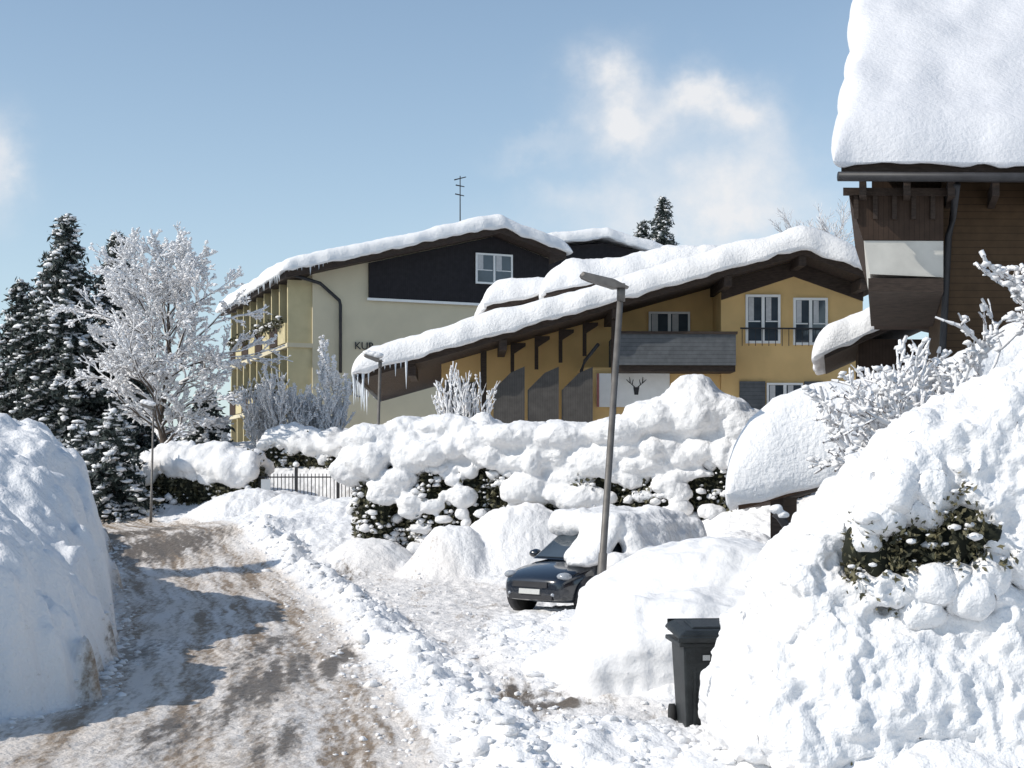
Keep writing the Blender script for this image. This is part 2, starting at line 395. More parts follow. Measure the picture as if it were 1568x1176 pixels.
xs=np.arange(-13,11.001,.045); xs=np.concatenate([-(geo(13,3500,70))[::-1],xs,geo(11,3500,70)])
ys=np.concatenate([-geo(3,600,25)[::-1],[-2,0,2,4,6],np.arange(8,34,.045),np.arange(34,70,.13),geo(70,4000,90)])
X,Y=np.meshgrid(xs,ys,indexing='ij')
L=Lx(Y);R=Rx(Y);w=(X-L)/np.maximum(R-L,.5)
Z=H(X,Y)-.07*sstep(.02,.08,w)*(1-sstep(.92,.98,w))*(Y>2)*(Y<72)
grid_mesh('ground',X,Y,Z,surf(X,Y),M_ground)
ws=np.linspace(0,1,140); yr=np.concatenate([np.arange(2,8,.2),np.arange(8,40,.05),np.arange(40,75,.12)])
Wg,Yg=np.meshgrid(ws,yr,indexing='ij'); Lr=Lx(Yg);Rr=Rx(Yg); Xg=Lr+Wg*(Rr-Lr)
Zg=H(Xg,Yg)-.03*(1-sstep(0,.04,Wg)*(1-sstep(.96,1,Wg)))
grid_mesh('road',Xg,Yg,Zg,surf(Xg,Yg),M_ground)
# crumbs of ploughed snow
def cl_(n,xf,yf,mu,sg,mx):
    y=yf(n); return xf(y,n),y,np.clip(rng.lognormal(mu,sg,n),.01,mx)
parts=[cl_(1000,lambda y,n:Rx(y)+.6+rng.normal(0,.33,n),lambda n:10+30*rng.random(n)**1.3,-3.6,.55,.12),
 cl_(350,lambda y,n:Rx(y)+rng.uniform(.9,3.0,n),lambda n:12+20*rng.random(n),-3.9,.5,.08),
 cl_(160,lambda y,n:Rx(y)-np.abs(rng.normal(0,.4,n)),lambda n:12+20*rng.random(n),-4.0,.4,.05),
 cl_(300,lambda y,n:Lx(y)+np.abs(rng.normal(0,.2,n)),lambda n:14+26*rng.random(n),-3.7,.45,.09),
 cl_(300,lambda y,n:rng.uniform(-.6,2.4,n),lambda n:rng.uniform(11.3,13.6,n),-3.7,.5,.10),
 cl_(180,lambda y,n:rng.uniform(-.6,1.0,n),lambda n:rng.uniform(16,23,n),-3.6,.5,.12)]
xx=np.concatenate([p[0] for p in parts]);yy=np.concatenate([p[1] for p in parts]);r=np.concatenate([p[2] for p in parts])
zz=H(xx,yy)+r*.1
bv=ICO2[0]; n=len(xx)
jit=1+.4*pn3(bv[None,:,0]*1.3+rng.uniform(0,90,(n,1)),bv[None,:,1]*1.3+rng.uniform(0,90,(n,1)),bv[None,:,2]*1.3)*1.2
V=bv[None]*jit[:,:,None]*np.stack([r*rng.uniform(.8,1.6,n),r*rng.uniform(.8,1.6,n),r*rng.uniform(.5,.9,n)],1)[:,None,:]+np.stack([xx,yy,zz],1)[:,None,:]
F=ICO2[1][None]+(np.arange(n)*len(bv))[:,None,None]
mesh_np('snow_clods',V.reshape(-1,3),F.reshape(-1,3),M_snow,True)
# ---------------------------------------------------------------- buildings
def window(name,fr,u0,u1,z0,z1,v,parent,n=2,fw=.07,cur=True):
    box(name+'_glass',fr,u0+fw,u1-fw,v-.02,v+.02,z0+fw,z1-fw,M_glass,parent)
    for k,(a,b,c,d) in enumerate([(u0,u0+fw,z0,z1),(u1-fw,u1,z0,z1),(u0+fw,u1-fw,z0,z0+fw),(u0+fw,u1-fw,z1-fw,z1)]):
        box(f'{name}_frame_{k}',fr,a,b,v-.05,v+.03,c,d,M_white,parent)
    for k in range(1,n):
        uc=u0+(u1-u0)*k/n
        box(f'{name}_mullion_{k}',fr,uc-.05,uc+.05,v-.047,v+.03,z0+fw+.002,z1-fw-.002,M_white,parent)
    for k in range(n):
        a0=u0+(u1-u0)*k/n+fw+.01; a1=u0+(u1-u0)*(k+1)/n-fw-.01; zc=z0+(z1-z0)*.45
        box(f'{name}_transom_{k}',fr,a0,a1,v-.044,v-.021,zc-.02,zc+.02,M_white,parent)
        if cur:
            a=u0+(u1-u0)*k/n+.1
            box(f'{name}_curtain_{k}',fr,a,a+(u1-u0)/n*.3,v-.028,v-.0215,zc+.03,z1-fw-.01,M_curtain,parent)
def icicles(name,pts,parent,lmin,lmax,r):
    pts=np.array(pts); n=len(pts); l=rng.uniform(0,1,n)**3*(lmax-lmin)+lmin
    P1=pts.copy(); P1[:,2]-=l
    V,F=tubes(pts,P1,np.full(n,r)*(.5+l/lmax),np.full(n,.003),6)
    mesh_np(name,V,F,M_ice,True,parent)
# yellow house
yh=empty('yellow_house'); f=Fr(9.27,47.3,2)
zr=lambda u:10.0+.285*u if u<0 else 10.0-.37*u
poly('wall_right',f,[(-2.4,1),(2.3,1),(2.3,zr(2.3)-.1),(0,9.9),(-2.4,zr(-2.4)-.1)],0,10,M_ochre,yh)
poly('wall_left',f,[(-11.6,1),(-2.41,1),(-2.41,zr(-2.41)-.1),(-11.6,zr(-11.6)-.1)],1.5,10,M_ochre,yh)
box('wall_lower',f,-7.0,-2.41,.1,1.49,1,6.2,M_ochre,yh)
poly('roof_deck',f,[(-14.1,zr(-14.1)-.28),(0,9.72),(2.7,zr(2.7)-.28),(2.7,zr(2.7)),(0,10.0),(-14.1,zr(-14.1))],-1.3,11,M_wood,yh)
snow_sheet('roof_snow',frpos(f),[(-14.4,zr(-14.4)+.01),(0,10.0),(2.85,zr(2.85)+.01)],-1.55,11.2,.70,yh,1.,ridge=1.2,na=90,rough=.22)
box('balcony_floor',f,-5.95,-2.1,-.9,1.49,6.0,6.2,M_wood,yh)
box('balcony_parapet',f,-5.95,-2.1,-1.0,-.9,6.2,7.2,M_greyb,yh)
box('balcony_rail',f,-6.0,-2.05,-1.05,-.85,7.2,7.28,M_wood,yh)
box('balcony_side',f,-5.95,-5.87,-.9,1.49,6.2,7.2,M_greyb,yh)
window('balcony_door',f,-4.6,-3.2,6.25,8.2,1.45,yh,2)
window('upper_window',f,-1.6,-.45,7.0,8.6,-.03,yh,2,.08); window('upper_window_b',f,-.02,1.12,6.95,8.5,-.03,yh,2,.08)
for i in range(14): box(f'juliet_bar_{i}',f,-1.75+i*.22,-1.73+i*.22,-.2,-.18,6.9,7.45,M_dark,yh)
box('juliet_rail',f,-1.8,1.3,-.22,-.16,7.45,7.5,M_dark,yh)
window('lower_window',f,-.9,.3,4.2,5.7,-.03,yh,2)
box('shutter',f,-1.8,-.95,-.08,-.01,4.2,5.75,M_greyb,yh); box('shutter_b',f,.35,.95,-.08,-.01,4.2,5.75,M_greyb,yh)
for i,u in enumerate([-12.5,-9.6,-6.0,-2.4,0,2.0]):
    box(f'purlin_{i}',f,u-.12,u+.12,-1.25,1.4,zr(u)-.62,zr(u)-.29,M_wood,yh)
poly('gable_board',f,[(-2.4,zr(-2.4)-.9),(0,9.2),(2.3,zr(2.3)-.75),(2.3,zr(2.3)-.29),(0,9.71),(-2.4,zr(-2.4)-.29)],-.06,-.01,M_wood,yh)
box('loggia_post',f,-6.1,-5.95,-.9,-.75,4.0,zr(-6.05)-.62,M_wood,yh)
box('stag_banner',f,-6.5,-4.1,-.02,.05,4.9,6.0,M_white,yh)
bz=5.3;bu=-5.2
poly('stag_head',f,[(bu-.06,bz),(bu+.06,bz),(bu+.1,bz+.25),(bu-.1,bz+.25)],-.035,-.024,M_dark,yh)
for sgn in (-1,1):
    V,F=tubes(np.array([f.P(bu+sgn*.05,-.03,bz+.25),f.P(bu+sgn*.2,-.03,bz+.38),f.P(bu+sgn*.14,-.03,bz+.33),f.P(bu+sgn*.2,-.03,bz+.38)]),
              np.array([f.P(bu+sgn*.2,-.03,bz+.38),f.P(bu+sgn*.22,-.03,bz+.58),f.P(bu+sgn*.1,-.03,bz+.5),f.P(bu+sgn*.33,-.03,bz+.5)]),np.full(4,.018),np.full(4,.008),4)
    mesh_np('antler',V,F,M_dark,False,yh)
box('banner_edge',f,-6.5,-6.42,-.03,-.021,4.9,6.0,mat('banner_red',(.35,.14,.12)),yh)
for i in range(3):
    u=-9.9+i*1.1
    poly(f'terrace_screen_{i}',f,[(u,3.6),(u+1.0,3.6),(u+1.0,6.15),(u+.55,5.95),(u,5.4)],-.9+.05*i,-.82+.05*i,M_screen,yh)
box('service_door',f,-11.5,-10.4,1.4,1.49,3.6,5.8,M_greyb,yh)
for i in range(4):
    u=-9.3+i*.8; z=zr(u)-.3
    poly(f'brace_{i}',f,[(u,z-1.1),(u+.12,z-1.1),(u+.12,z-.35),(u+.5,z-.1),(u+.5,z),(u,z)],.6,.75,M_wood,yh)
box('left_wall_post',f,-10.3,-10.1,.2,.4,1,zr(-10)-.4,M_wood,yh)
pipe('downpipe',[f.P(-6.5,-.6,6.9),f.P(-6.9,-.2,6.4),f.P(-7.0,0,6.1),f.P(-7.0,0,2)],.06,M_dark,yh)
pipe('eave_gutter',[f.P(-14.2,-1.2,5.75),f.P(-14.2,11,5.75)],.09,M_dark,yh)
pts=[f.P(-14.3+rng.normal(0,.05),v,5.85) for v in np.arange(-1.4,5,.18)]+[f.P(u,-1.45,zr(u)-.1) for u in np.arange(-14.2,-12.6,.17)]
icicles('icicles',pts,yh,.08,1.2,.042)
f2=Fr(-.9,51.8,4)
poly('rear_wall',f2,[(1,1),(10,1),(10,10.2),(7.5,10.2),(1,8.7)],.8,7,M_wood,yh)
poly('rear_roof',f2,[(0,8.65),(7.5,10.25),(10.5,10.0),(10.5,10.2),(7.5,10.45),(0,8.85)],0,8,M_wood,yh)
snow_sheet('rear_roof_snow',frpos(f2),[(-.15,8.86),(7.5,10.46),(10.6,10.2)],-.15,8,.66,yh,4.,rough=.35)
f3=Fr(1.2,50.2,4)
poly('dormer_roof',f3,[(0,8.95),(6.3,10.15),(6.3,10.3),(0,9.1)],0,4,M_wood,yh)
snow_sheet('dormer_roof_snow',frpos(f3),[(-.1,9.11),(3,9.75),(6.4,10.32)],-.1,4,.7,yh,6.,rough=.4)
f4=Fr(8.15,37.5,3,(.22,.975))
ax=empty('garden_annex')
box('annex_wall',f4,.9,5,.3,5,1,6.2,M_plank,ax)
poly('annex_roof',f4,[(0,5.65),(2.9,6.95),(5.5,6.4),(5.5,6.55),(2.9,7.1),(0,5.8)],0,5.5,M_wood,ax)
snow_sheet('annex_snow',frpos(f4),[(-.3,5.7),(2.9,7.12),(5.6,6.55)],-.1,5.5,.65,ax,8.,ridge=1.2)
# hotel
ho=empty('hotel_building'); f=Fr(-9.34,67.3,21.7)
zh=lambda u:12.55+.26*u if u<9 else 14.89-.3*(u-9)
poly('walls',f,[(0,2),(12,2),(12,zh(12)-.1),(9,14.8),(0,zh(0)-.1)],0,15,M_cream,ho)
poly('roof_deck',f,[(-1.5,zh(-1.5)-.35),(9,14.54),(12.5,zh(12.5)-.35),(12.5,zh(12.5)),(9,14.89),(-1.5,zh(-1.5))],-1.1,15.5,M_wood,ho)
snow_sheet('roof_snow',frpos(f),[(-1.75,zh(-1.75)+.01),(9,14.9),(12.7,zh(12.7)+.01)],-1.3,15.7,.62,ho,11.,ridge=1.3,na=80)
poly('gable_cladding',f,[(2.7,11.2),(11.98,11.2),(11.98,zh(12)-.4),(9,14.5),(2.7,zh(2.7)-.4)],-.14,-.01,M_plank_dk,ho)
box('cladding_sill',f,2.6,11.9,-.18,-.145,11.08,11.2,M_white,ho)
window('gable_window',f,8.06,10.0,12.15,13.65,-.2,ho,2,.09)
pipe('downpipe',[f.P(-1.2,-.9,12.0),f.P(.3,-.25,11.75),f.P(1.25,-.15,11.0),f.P(1.3,-.15,10.8),f.P(1.3,-.15,7.6)],.08,M_dark,ho)
for i in range(9):
    v=.1+i*1.75
    box(f'balcony_fin_{i}',f,-1.15,-.001,v,v+.16,3.5,zh(-1)-.4,M_cream2,ho)
for j,z in enumerate([8.95,6.15,3.5]):
    box(f'balcony_slab_{j}',f,-1.2,-.003,-.0,14.9,z-.2,z,M_cream,ho)
    for i in range(8):
        v=.27+i*1.75
        box(f'parapet_{j}_{i}',f,-1.25,-1.15,v,v+1.57,z+.02,z+.95,M_plank if i%2 else M_cream2,ho)
        box(f'loggia_glass_{j}_{i}',f,-.06,-.01,v+.1,v+1.5,z+.05,z+2.3,M_glass,ho)
c=np.array([f.P(-1.35,v,z) for z in (9.95,7.1) for v in rng.uniform(0,14,60)]); c[:,2]+=rng.normal(0,.1,len(c))
V,F=cards(np.repeat(c,8,0)+rng.normal(0,.12,(len(c)*8,3)),.12); mesh_np('planter_plants',V,F,M_leaf,False,ho)
V,F=lumps(c[::2]+[0,0,.1],np.stack([rng.uniform(.1,.2,60)]*2+[rng.uniform(.05,.09,60)],1),ICO2,.08); mesh_np('planter_snow',V,F,M_snow,True,ho)
pts=[f.P(-1.7,v,zh(-1.7)-.05) for v in np.arange(-1.2,15,.22)]+[f.P(u,-1.2,zh(u)-.05) for u in np.arange(-1.6,.5,.2)]
icicles('icicles',pts,ho,.06,.5,.035)
def text(name,body,size,loc,rotz,m,parent):
    cu=bpy.data.curves.new(name,'FONT'); cu.body=body; cu.size=size; cu.extrude=.02
    o=bpy.data.objects.new(name,cu); o.location=loc; o.rotation_euler=(math.pi/2,0,rotz); cu.materials.append(m); link(o,parent)
text('sign_letters','KUR',.5,f.P(2.0,-.06,8.75),math.radians(21.7),M_dark,ho)
pipe('sign_ring',[f.P(2.25+.35*math.cos(t),-.06,6.95+.45*math.sin(t)) for t in np.linspace(.7,5.6,16)],.04,M_dark,ho,6)
text('sign_initial','H',.65,f.P(2.15,-.06,6.7),math.radians(21.7),M_dark,ho)
box('roof_vent',f,6,6.3,4,4.3,14,15.0,M_dark,ho); V,F=lumps([f.P(6.15,4.15,15.05)],[[.3,.3,.14]],ICO2,.05); mesh_np('vent_snow',V,F,M_snow,True,ho)
V,F=tubes(np.array([(-2.6,72,14.8),(-2.9,72,17.6),(-2.85,72,16.9),(-2.8,71.8,17.3)]),np.array([(-2.6,72,17.8),(-2.3,72,17.75),(-2.4,72,16.8),(-2.4,72.2,17.3)]),np.full(4,.035),np.full(4,.025),5)
mesh_np('antenna',V,F,M_dark,True,ho)
f=Fr(2.0,85,10)
poly('rear_wing_wall',f,[(0,3),(7,3),(7,16.1),(3.7,16.8),(0,16.4)],.5,10,M_plank_dk,ho)
snow_sheet('rear_wing_snow',frpos(f),[(-.6,16.5),(3.7,17.1),(7.6,16.0)],-.3,10,.6,ho,14.,ridge=1.2)
# wooden chalet right
ch=empty('wooden_chalet')
vd=(.25,.968)
fc=Fr(5.5,24,1.5,vd)
cpos=lambda a,b,z:(5.5+1.0*b+.285*a, 24+.026*b+.958*a, z)
snow_sheet('roof_snow',cpos,[(-.15,7.75),(13,17.4)],-.12,9,.60,ch,20.,na=90,nb=60,rough=.12,e=.45,m=M_snow_roof)
V=[cpos(a,b,z) for a,b,z in [(0,0,7.5),(0,9,7.5),(13,9,17.1),(13,0,17.1),(0,0,7.76),(0,9,7.76),(13,9,17.36),(13,0,17.36)]]
mesh_py('roof_deck',V,[[0,1,2,3],[4,5,6,7],[0,1,5,4],[1,2,6,5],[2,3,7,6],[3,0,4,7]],M_wood,ch)
pipe('gutter',[fc.P(-.05,-.12,7.5),fc.P(9,-.12,7.5)],.08,M_dark,ch)
for i in range(12): box(f'rafter_{i}',fc,.3+i*.75,.42+i*.75,.02,1.3,7.22,7.5,M_wood,ch)
box('wall',fc,1.75,9,1.2,9,-.5,8.1,M_shingle,ch)
poly('wall_upper',fc,[(.6,8.0),(9,8.0),(9,8.8),(.6,8.8)],2.5,9,M_plank,ch)
box('loggia_wall',fc,.5,1.74,1.6,9,5.9,8.0,M_plank,ch)
poly('balcony_boards',fc,[(.36,6.55),(1.74,6.55),(1.74,7.3),(.12,7.3)],.5,6,M_plank,ch)
poly('balcony_soffit_panel',fc,[(.37,6.54),(1.74,6.54),(1.74,5.92),(.48,5.97)],.52,6,M_offwhite,ch)
box('balcony_beam',fc,.45,1.74,.45,6,5.66,5.89,M_wood,ch)
box('balcony_rail',fc,.02,1.8,.4,.5,7.3,7.42,M_wood,ch)
for i in range(5): box(f'balcony_strut_{i}',fc,.2+i*.33,.28+i*.33,.44,.50,6.9,7.3,M_wood,ch)
pipe('downpipe',[fc.P(1.95,.0,7.4),fc.P(1.92,.9,7.0),fc.P(1.85,1.0,6.7),fc.P(1.66,1.0,3.0),fc.P(1.6,1.0,1)],.06,M_dark,ch)
window('chalet_window',fc,5,6.3,4.5,5.9,1.17,ch,2)
# garage
ga=empty('garage_shed'); f=Fr(3.15,20,1,(.27,.963))
zg=lambda u:2.28+.28*u
poly('roof_deck',f,[(0,zg(0)-.25),(6.5,zg(6.5)-.25),(6.5,zg(6.5)),(0,zg(0))],0,4.6,M_brown,ga)
snow_sheet('roof_snow',frpos(f),[(-.12,zg(-.12)),(3,zg(3)),(6.6,zg(6.6))],-.2,4.8,1.15,ga,30.,na=70,e=.6,rough=.2)
box('front_wall',f,.9,6,.5,.6,.0,2.0,M_brown,ga); box('side_wall',f,.4,.5,.5,4,.0,2.2,M_brown,ga)
box('post',f,.45,.62,.1,.27,.0,2.2,M_wood,ga)
poly('brace',f,[(.6,1.4),(.75,1.4),(1.5,2.25),(1.35,2.25)],.12,.24,M_wood,ga)
pipe('drain_elbow',[(3.55,19.4,2.0),(3.62,19.4,1.95),(3.75,19.4,1.75),(3.95,19.4,1.65),(4.05,19.4,1.5),(4.05,19.4,.9)],.06,M_dark,ga)
blobs('drain_snow',[(3.56,19.4,2.05,.1,.09,.07),(3.66,19.4,1.97,.1,.09,.06),(3.78,19.4,1.83,.1,.08,.06),(3.9,19.4,1.75,.09,.08,.06)],.02,M_snow,ga,3,((6,.02),))
for k,(x,y,wd,z0,zt,a) in enumerate([(-31.2,92,3.4,5,8.6,20),(-39,115,8,6,11.0,15)]):
    e=empty('village_cottage'); f=Fr(x,y,a)
    poly('walls',f,[(0,z0-2),(wd,z0-2),(wd,zt-1.0),(wd/2,zt-.1),(0,zt-1.0)],0,5,M_plank,e)
    poly('roof',f,[(-.5,zt-1.3),(wd/2,zt-.1),(wd+.5,zt-1.3),(wd+.5,zt-1.1),(wd/2,zt+.1),(-.5,zt-1.1)],-.5,5.5,M_wood,e)
    snow_sheet('roof_snow',frpos(f),[(-.6,zt-1.1),(wd/2,zt+.1),(wd+.6,zt-1.1)],-.6,5.6,.6,e,40.+k,ridge=.5)
    window('win',f,wd*.4,wd*.6,zt-2.6,zt-1.6,-.03,e,2,cur=False)
# ---------------------------------------------------------------- hedges
def hedge(name,ax_,ay,bx,by,w,h,zbase,nface,voxel=.07,leaf=.09,nleaf=9000,top=.35,extra=[],face_sc=1.0,lowclear=.12,specks=0,sd=3,pw=.75,gap=-.10):
    e=empty(name); L=math.hypot(bx-ax_,by-ay); a=math.degrees(math.atan2(by-ay,bx-ax_)); f=Fr(ax_,ay,a)
    core=[];r=random.Random(sd)
    zc=zbase+h*.45
    for u in np.arange(0,L+.01,.4):
        p=f.P(u,w/2+r.uniform(-.12,.12),zc+r.uniform(-.1,.1)); core.append([*p,.5,w/2*.95,h*.52])
    o=blobs('foliage_core',core,.12,M_core,e,2,((.9,.28),(3,.14)))
    V,N=get_np(o.data); idx=rng.integers(0,len(V),nleaf)
    c=V[idx]+N[idx]*rng.uniform(-.02,.16,(nleaf,1))
    Vc,Fc=cards(c,leaf); mesh_np('leaves',Vc,Fc,M_leaf,False,e)
    if specks:
        idx=rng.integers(0,len(V),specks*3); k=pn3(V[idx,0]*1.5,V[idx,1]*1.5,V[idx,2]*1.5)+rng.normal(0,.25,len(idx))>.08
        idx=idx[k][:specks]; k=len(idx)
        s=rng.lognormal(-3.0,.5,k); c=V[idx]+N[idx]*rng.uniform(.03,.17,(k,1))
        Vc,Fc=lumps(c,np.stack([s*1.2,s*1.2,s*.8],1),ICO1,.22); mesh_np('snow_specks',Vc,Fc,M_snow,True,e)
    sn=[]
    for u in np.arange(-.1,L+.2,.3):
        hh=.16*math.sin(u*1.3+sd)+.1*math.sin(u*3.1)
        for v in np.arange(.02*w,w,.3):
            p=f.P(u+r.uniform(-.12,.12),v+r.uniform(-.1,.1),zbase+h*.95+hh+r.uniform(-.08,.08)-.9*abs(v/w-.5)**2*2); sn.append([*p,r.uniform(.32,.5),r.uniform(.28,.42),top*r.uniform(.8,1.25)])
    for i in range(nface):
        t=r.random()**pw; z=zbase+h*(lowclear+(.98-lowclear)*t); q=min(.98,abs((z-zc)/(h*.52))); k=math.sqrt(1-q*q)
        if r.random()<.78: u=r.uniform(0,L); v=w/2-w/2*.95*k-.03
        else: v=r.uniform(.1,.9)*w; u=-.5*k*math.sqrt(max(0,1-((v-w/2)/(w/2))**2))
        p=f.P(u,v,z)
        gapn=float(pn3(p[0]*.9+4,p[1]*.9,p[2]*1.4+sd))
        if gapn<gap and t<.75: continue
        s=r.lognormvariate(-1.65,.5)*face_sc*(.55+.75*t); s=min(s,.5)
        sn.append([p[0],p[1]-.05,p[2],s*r.uniform(.9,1.6),s*.8,s*r.uniform(.55,.95)])
    sn+=extra
    blobs('snow_cover',sn,voxel,M_snow,e,4,((1.2,.10),(3,.04),(7,.025),(15,.012)),ridged=((5,.03),),zsq=1.0)
    return e
ex=[]
for (x,y,z,a,b,c) in [(4.3,33.2,4.0,1.0,.9,.75),(4.2,33.2,4.45,.6,.6,.45),(3.4,33.3,3.9,.9,.8,.5),(5.2,33,3.7,.7,.8,.5),(5.7,32.8,3.4,.5,.7,.6),(2.5,33.4,3.6,.8,.8,.4),(4.9,33,4.1,.6,.7,.4),
   (-1.6,35.2,3.75,.9,.8,.35),(-2.6,35.4,3.65,.7,.6,.35),(.2,34.0,3.5,1.0,.6,.35),(1.3,33.7,3.45,.9,.6,.4)]: ex.append([x,y,z,a,b,c])
hedge('tall_hedge',-3.5,34.9,5.9,32.2,1.9,3.35,.3,520,voxel=.045,nleaf=26000,leaf=.085,extra=ex,face_sc=1.0,specks=4600,sd=5,pw=.6,lowclear=.08,gap=-.05)
hedge('garden_hedge',-13.6,53.6,-9.8,52.3,1.5,2.4,1.1,70,voxel=.08,nleaf=6000,leaf=.10,top=.45,lowclear=.5,specks=400,sd=6)
hedge('back_hedge',-9.6,57.0,-3.4,55.0,1.4,2.7,1.7,150,voxel=.08,nleaf=9000,leaf=.12,face_sc=.9,specks=1400,sd=7,top=.28)
# foreground hedge buried in snow
fh=empty('foreground_hedge')
glo=lambda x: float(np.interp(x,[2.55,2.7,3.15,3.5,3.6,3.75,3.95],[1.95,2.1,2.33,2.46,2.2,2.05,1.55]))+.07*math.sin(x*13)+.04*math.sin(x*31)
ghi=lambda x: float(np.interp(x,[1.95,2.45,2.6,2.8,2.95,3.45,3.75,3.95,5.6],[1.0,1.62,1.70,1.52,1.45,1.56,1.68,1.72,1.6]))+.05*math.sin(x*15+1)+.03*math.sin(x*37)
core=[[3.1,11.8,1.85,.62,.6,.45],[3.6,11.75,2.0,.6,.6,.5],[4.6,11.95,2.2,.9,.7,.9],[3.0,12.2,.8,.9,.6,.9],[4.2,12.2,.9,1.2,.7,1.0],[5.6,12.3,1.8,.9,.8,1.6],[3.0,11.6,.12,1.2,.7,.3],[4.5,11.5,.12,1.2,.7,.3]]
o=blobs('foliage_core',core,.05,M_core,fh,2,((2,.18),(6,.16)))
V,N=get_np(o.data); k=90000; idx=rng.integers(0,len(V),k)
gl=np.array([glo(x) for x in np.linspace(2,6,400)]); gh=np.array([ghi(x) for x in np.linspace(2,6,400)]); gx=np.linspace(2,6,400)
c=V[idx]+N[idx]*rng.uniform(-.02,.24,(k,1))
inz=(c[:,2]<np.interp(c[:,0],gx,gl)+.08)&(c[:,2]>np.interp(c[:,0],gx,gh)-.22)&(c[:,0]>2.62)&(c[:,0]<4.05)
c=c[(c[:,1]<12.0)&(inz|(c[:,2]<.3))]
Vc,Fc=cards(c,.030,asp=.45); mesh_np('leaves',Vc,Fc,M_leaf2,False,fh)
j=rng.integers(0,len(c),900); s=rng.lognormal(-4.05,.6,900); q=c[j]+[0,-.03,.02]; kk=pn3(q[:,0]*4,q[:,1]*4,q[:,2]*4)+rng.normal(0,.15,900)>0; q=q[kk]; s=s[kk]
Vc,Fc=lumps(q,np.stack([s*1.4,s*1.3,s*.7],1),ICO2,.1); mesh_np('snow_specks',Vc,Fc,M_snow,True,fh)
sn=[]
sil=np.array([(2.4,1.7),(2.6,2.08),(2.95,2.5),(3.36,2.88),(3.85,3.2),(4.3,3.5),(5,3.85),(6,4.1)])
r=random.Random(5)
for x in np.arange(2.45,6.2,.12):
    zt=float(np.interp(x,sil[:,0],sil[:,1]))
    for y in (11.75,12.0,12.3,12.6,12.9):
        rz=min(.4,.14+.14*(x-2.5)); rz=max(rz,.15); sn.append([x,y,zt-rz-.10*(y-12.1)**2*2,.3,.3,rz])
    if x<5.9:
        z=zt-.3
        while z-.14>glo(x):
            yy_=11.60-.24*min(1,(zt-z)/.9); sn.append([x+r.uniform(-.04,.04),yy_,z,.2,.24,.17]); z-=.12
for i in range(26):
    x=r.uniform(2.75,3.6); z=glo(x)+r.uniform(-.14,.1); s=r.uniform(.05,.12); sn.append([x,11.3+r.uniform(-.05,.1),z,s*1.2,s,s])
for i in range(26):
    x=r.uniform(2.65,3.8); z=ghi(x)+r.uniform(-.05,.12); s=r.uniform(.05,.12); sn.append([x,11.2+r.uniform(-.05,.1),z,s*1.2,s,s])
for x in np.arange(1.95,5.7,.13):
    zt=ghi(x)-.18; z=.34
    while z<zt+.001:
        t=(z-.34)/max(.2,zt-.34)
        yy_=10.98+.58*t**1.4+(0.35 if x<2.15 else 0)
        sn.append([x+r.uniform(-.04,.04),yy_,z,.26,.28,.22]); sn.append([x,yy_+.35,z,.3,.3,.24]); z+=.15
for i in range(80):
    x=r.uniform(1.95,2.55); y=r.uniform(11.3,13.2); z=r.uniform(.2,.55+(x-1.9)*1.5); sn.append([x,y,z,.3,.3,.3])
for i in range(30):
    x=r.uniform(2.3,2.55); z=r.uniform(1.0,1.55+(x-2.3)*.9); sn.append([x,r.uniform(11.4,12.6),z,.24,.28,.26])
blobs('snow_cover',sn,.025,M_snow,fh,9,((1.1,.12),(2.6,.08),(6,.05),(13,.024),(28,.009)),zsq=.85,ridged=((6,.05),(14,.02)))
# ---------------------------------------------------------------- trees
def grow(segs,p,d,L,r,depth,maxd,spread,up,R,nend,nside,shr=.72):
    q=p
    for i in range(3):
        d=(d+Vector((R.gauss(0,.13),R.gauss(0,.13),R.gauss(0,.08)+up))).normalized(); q2=q+d*(L/3); r2=r*.88
        segs.append((q.copy(),q2.copy(),r,r2,depth))
        q=q2;r=r2
        if depth<maxd and i<2 and (depth>0 or i>0):
            for _ in range(nside):
                if R.random()<.8:
                    nd=(d+Vector((R.gauss(0,1),R.gauss(0,1),R.gauss(0,.6))).normalized()*spread*1.1).normalized()
                    grow(segs,q,nd,L*shr*R.uniform(.7,1),r*.6,depth+1,maxd,spread,up,R,nend,nside,shr)
    if depth<maxd:
        for _ in range(nend):
            nd=(d+Vector((R.gauss(0,1),R.gauss(0,1),R.gauss(0,.6))).normalized()*spread).normalized()
            grow(segs,q,nd,L*shr*R.uniform(.8,1.1),r*.75,depth+1,maxd,spread,up,R,nend,nside,shr)
def tree_mesh(name,segs,maxd,frost,wood,sd,tuft):
    e=empty(name)
    P0=np.array([s[0][:] for s in segs]);P1=np.array([s[1][:] for s in segs]);R0=np.array([s[2] for s in segs]);R1=np.array([s[3] for s in segs]);D=np.array([s[4] for s in segs])
    V,F=tubes(P0,P1,np.maximum(R0,.004),np.maximum(R1,.004),5); mesh_np('branches',V,F,wood,True,e)
    if frost>0:
        k=(D>=sd)
        up_=np.array([0,0,1.])*(R0[k]*.8+frost*.4)[:,None]
        fr_=frost*rng.uniform(.3,1.25,k.sum())
        V,F=tubes(P0[k]+up_,P1[k]+up_,R0[k]*.6+fr_,R1[k]*.6+fr_*rng.uniform(.4,1.1,k.sum()),5); mesh_np('branch_snow',V,F,M_frost,True,e)
    if tuft>0:
        k=np.where(D>=maxd-1)[0]; idx=rng.choice(k,tuft); t=rng.random((tuft,1)); c=P0[idx]*(1-t)+P1[idx]*t+rng.normal(0,frost*.8,(tuft,3))+[0,0,frost*.6]
        rr=frost*rng.uniform(.7,2.0,tuft); V,F=lumps(c,np.stack([rr*1.3,rr*1.3,rr*.8],1),ICO1,.25); mesh_np('snow_tufts',V,F,M_frost,True,e)
    return e
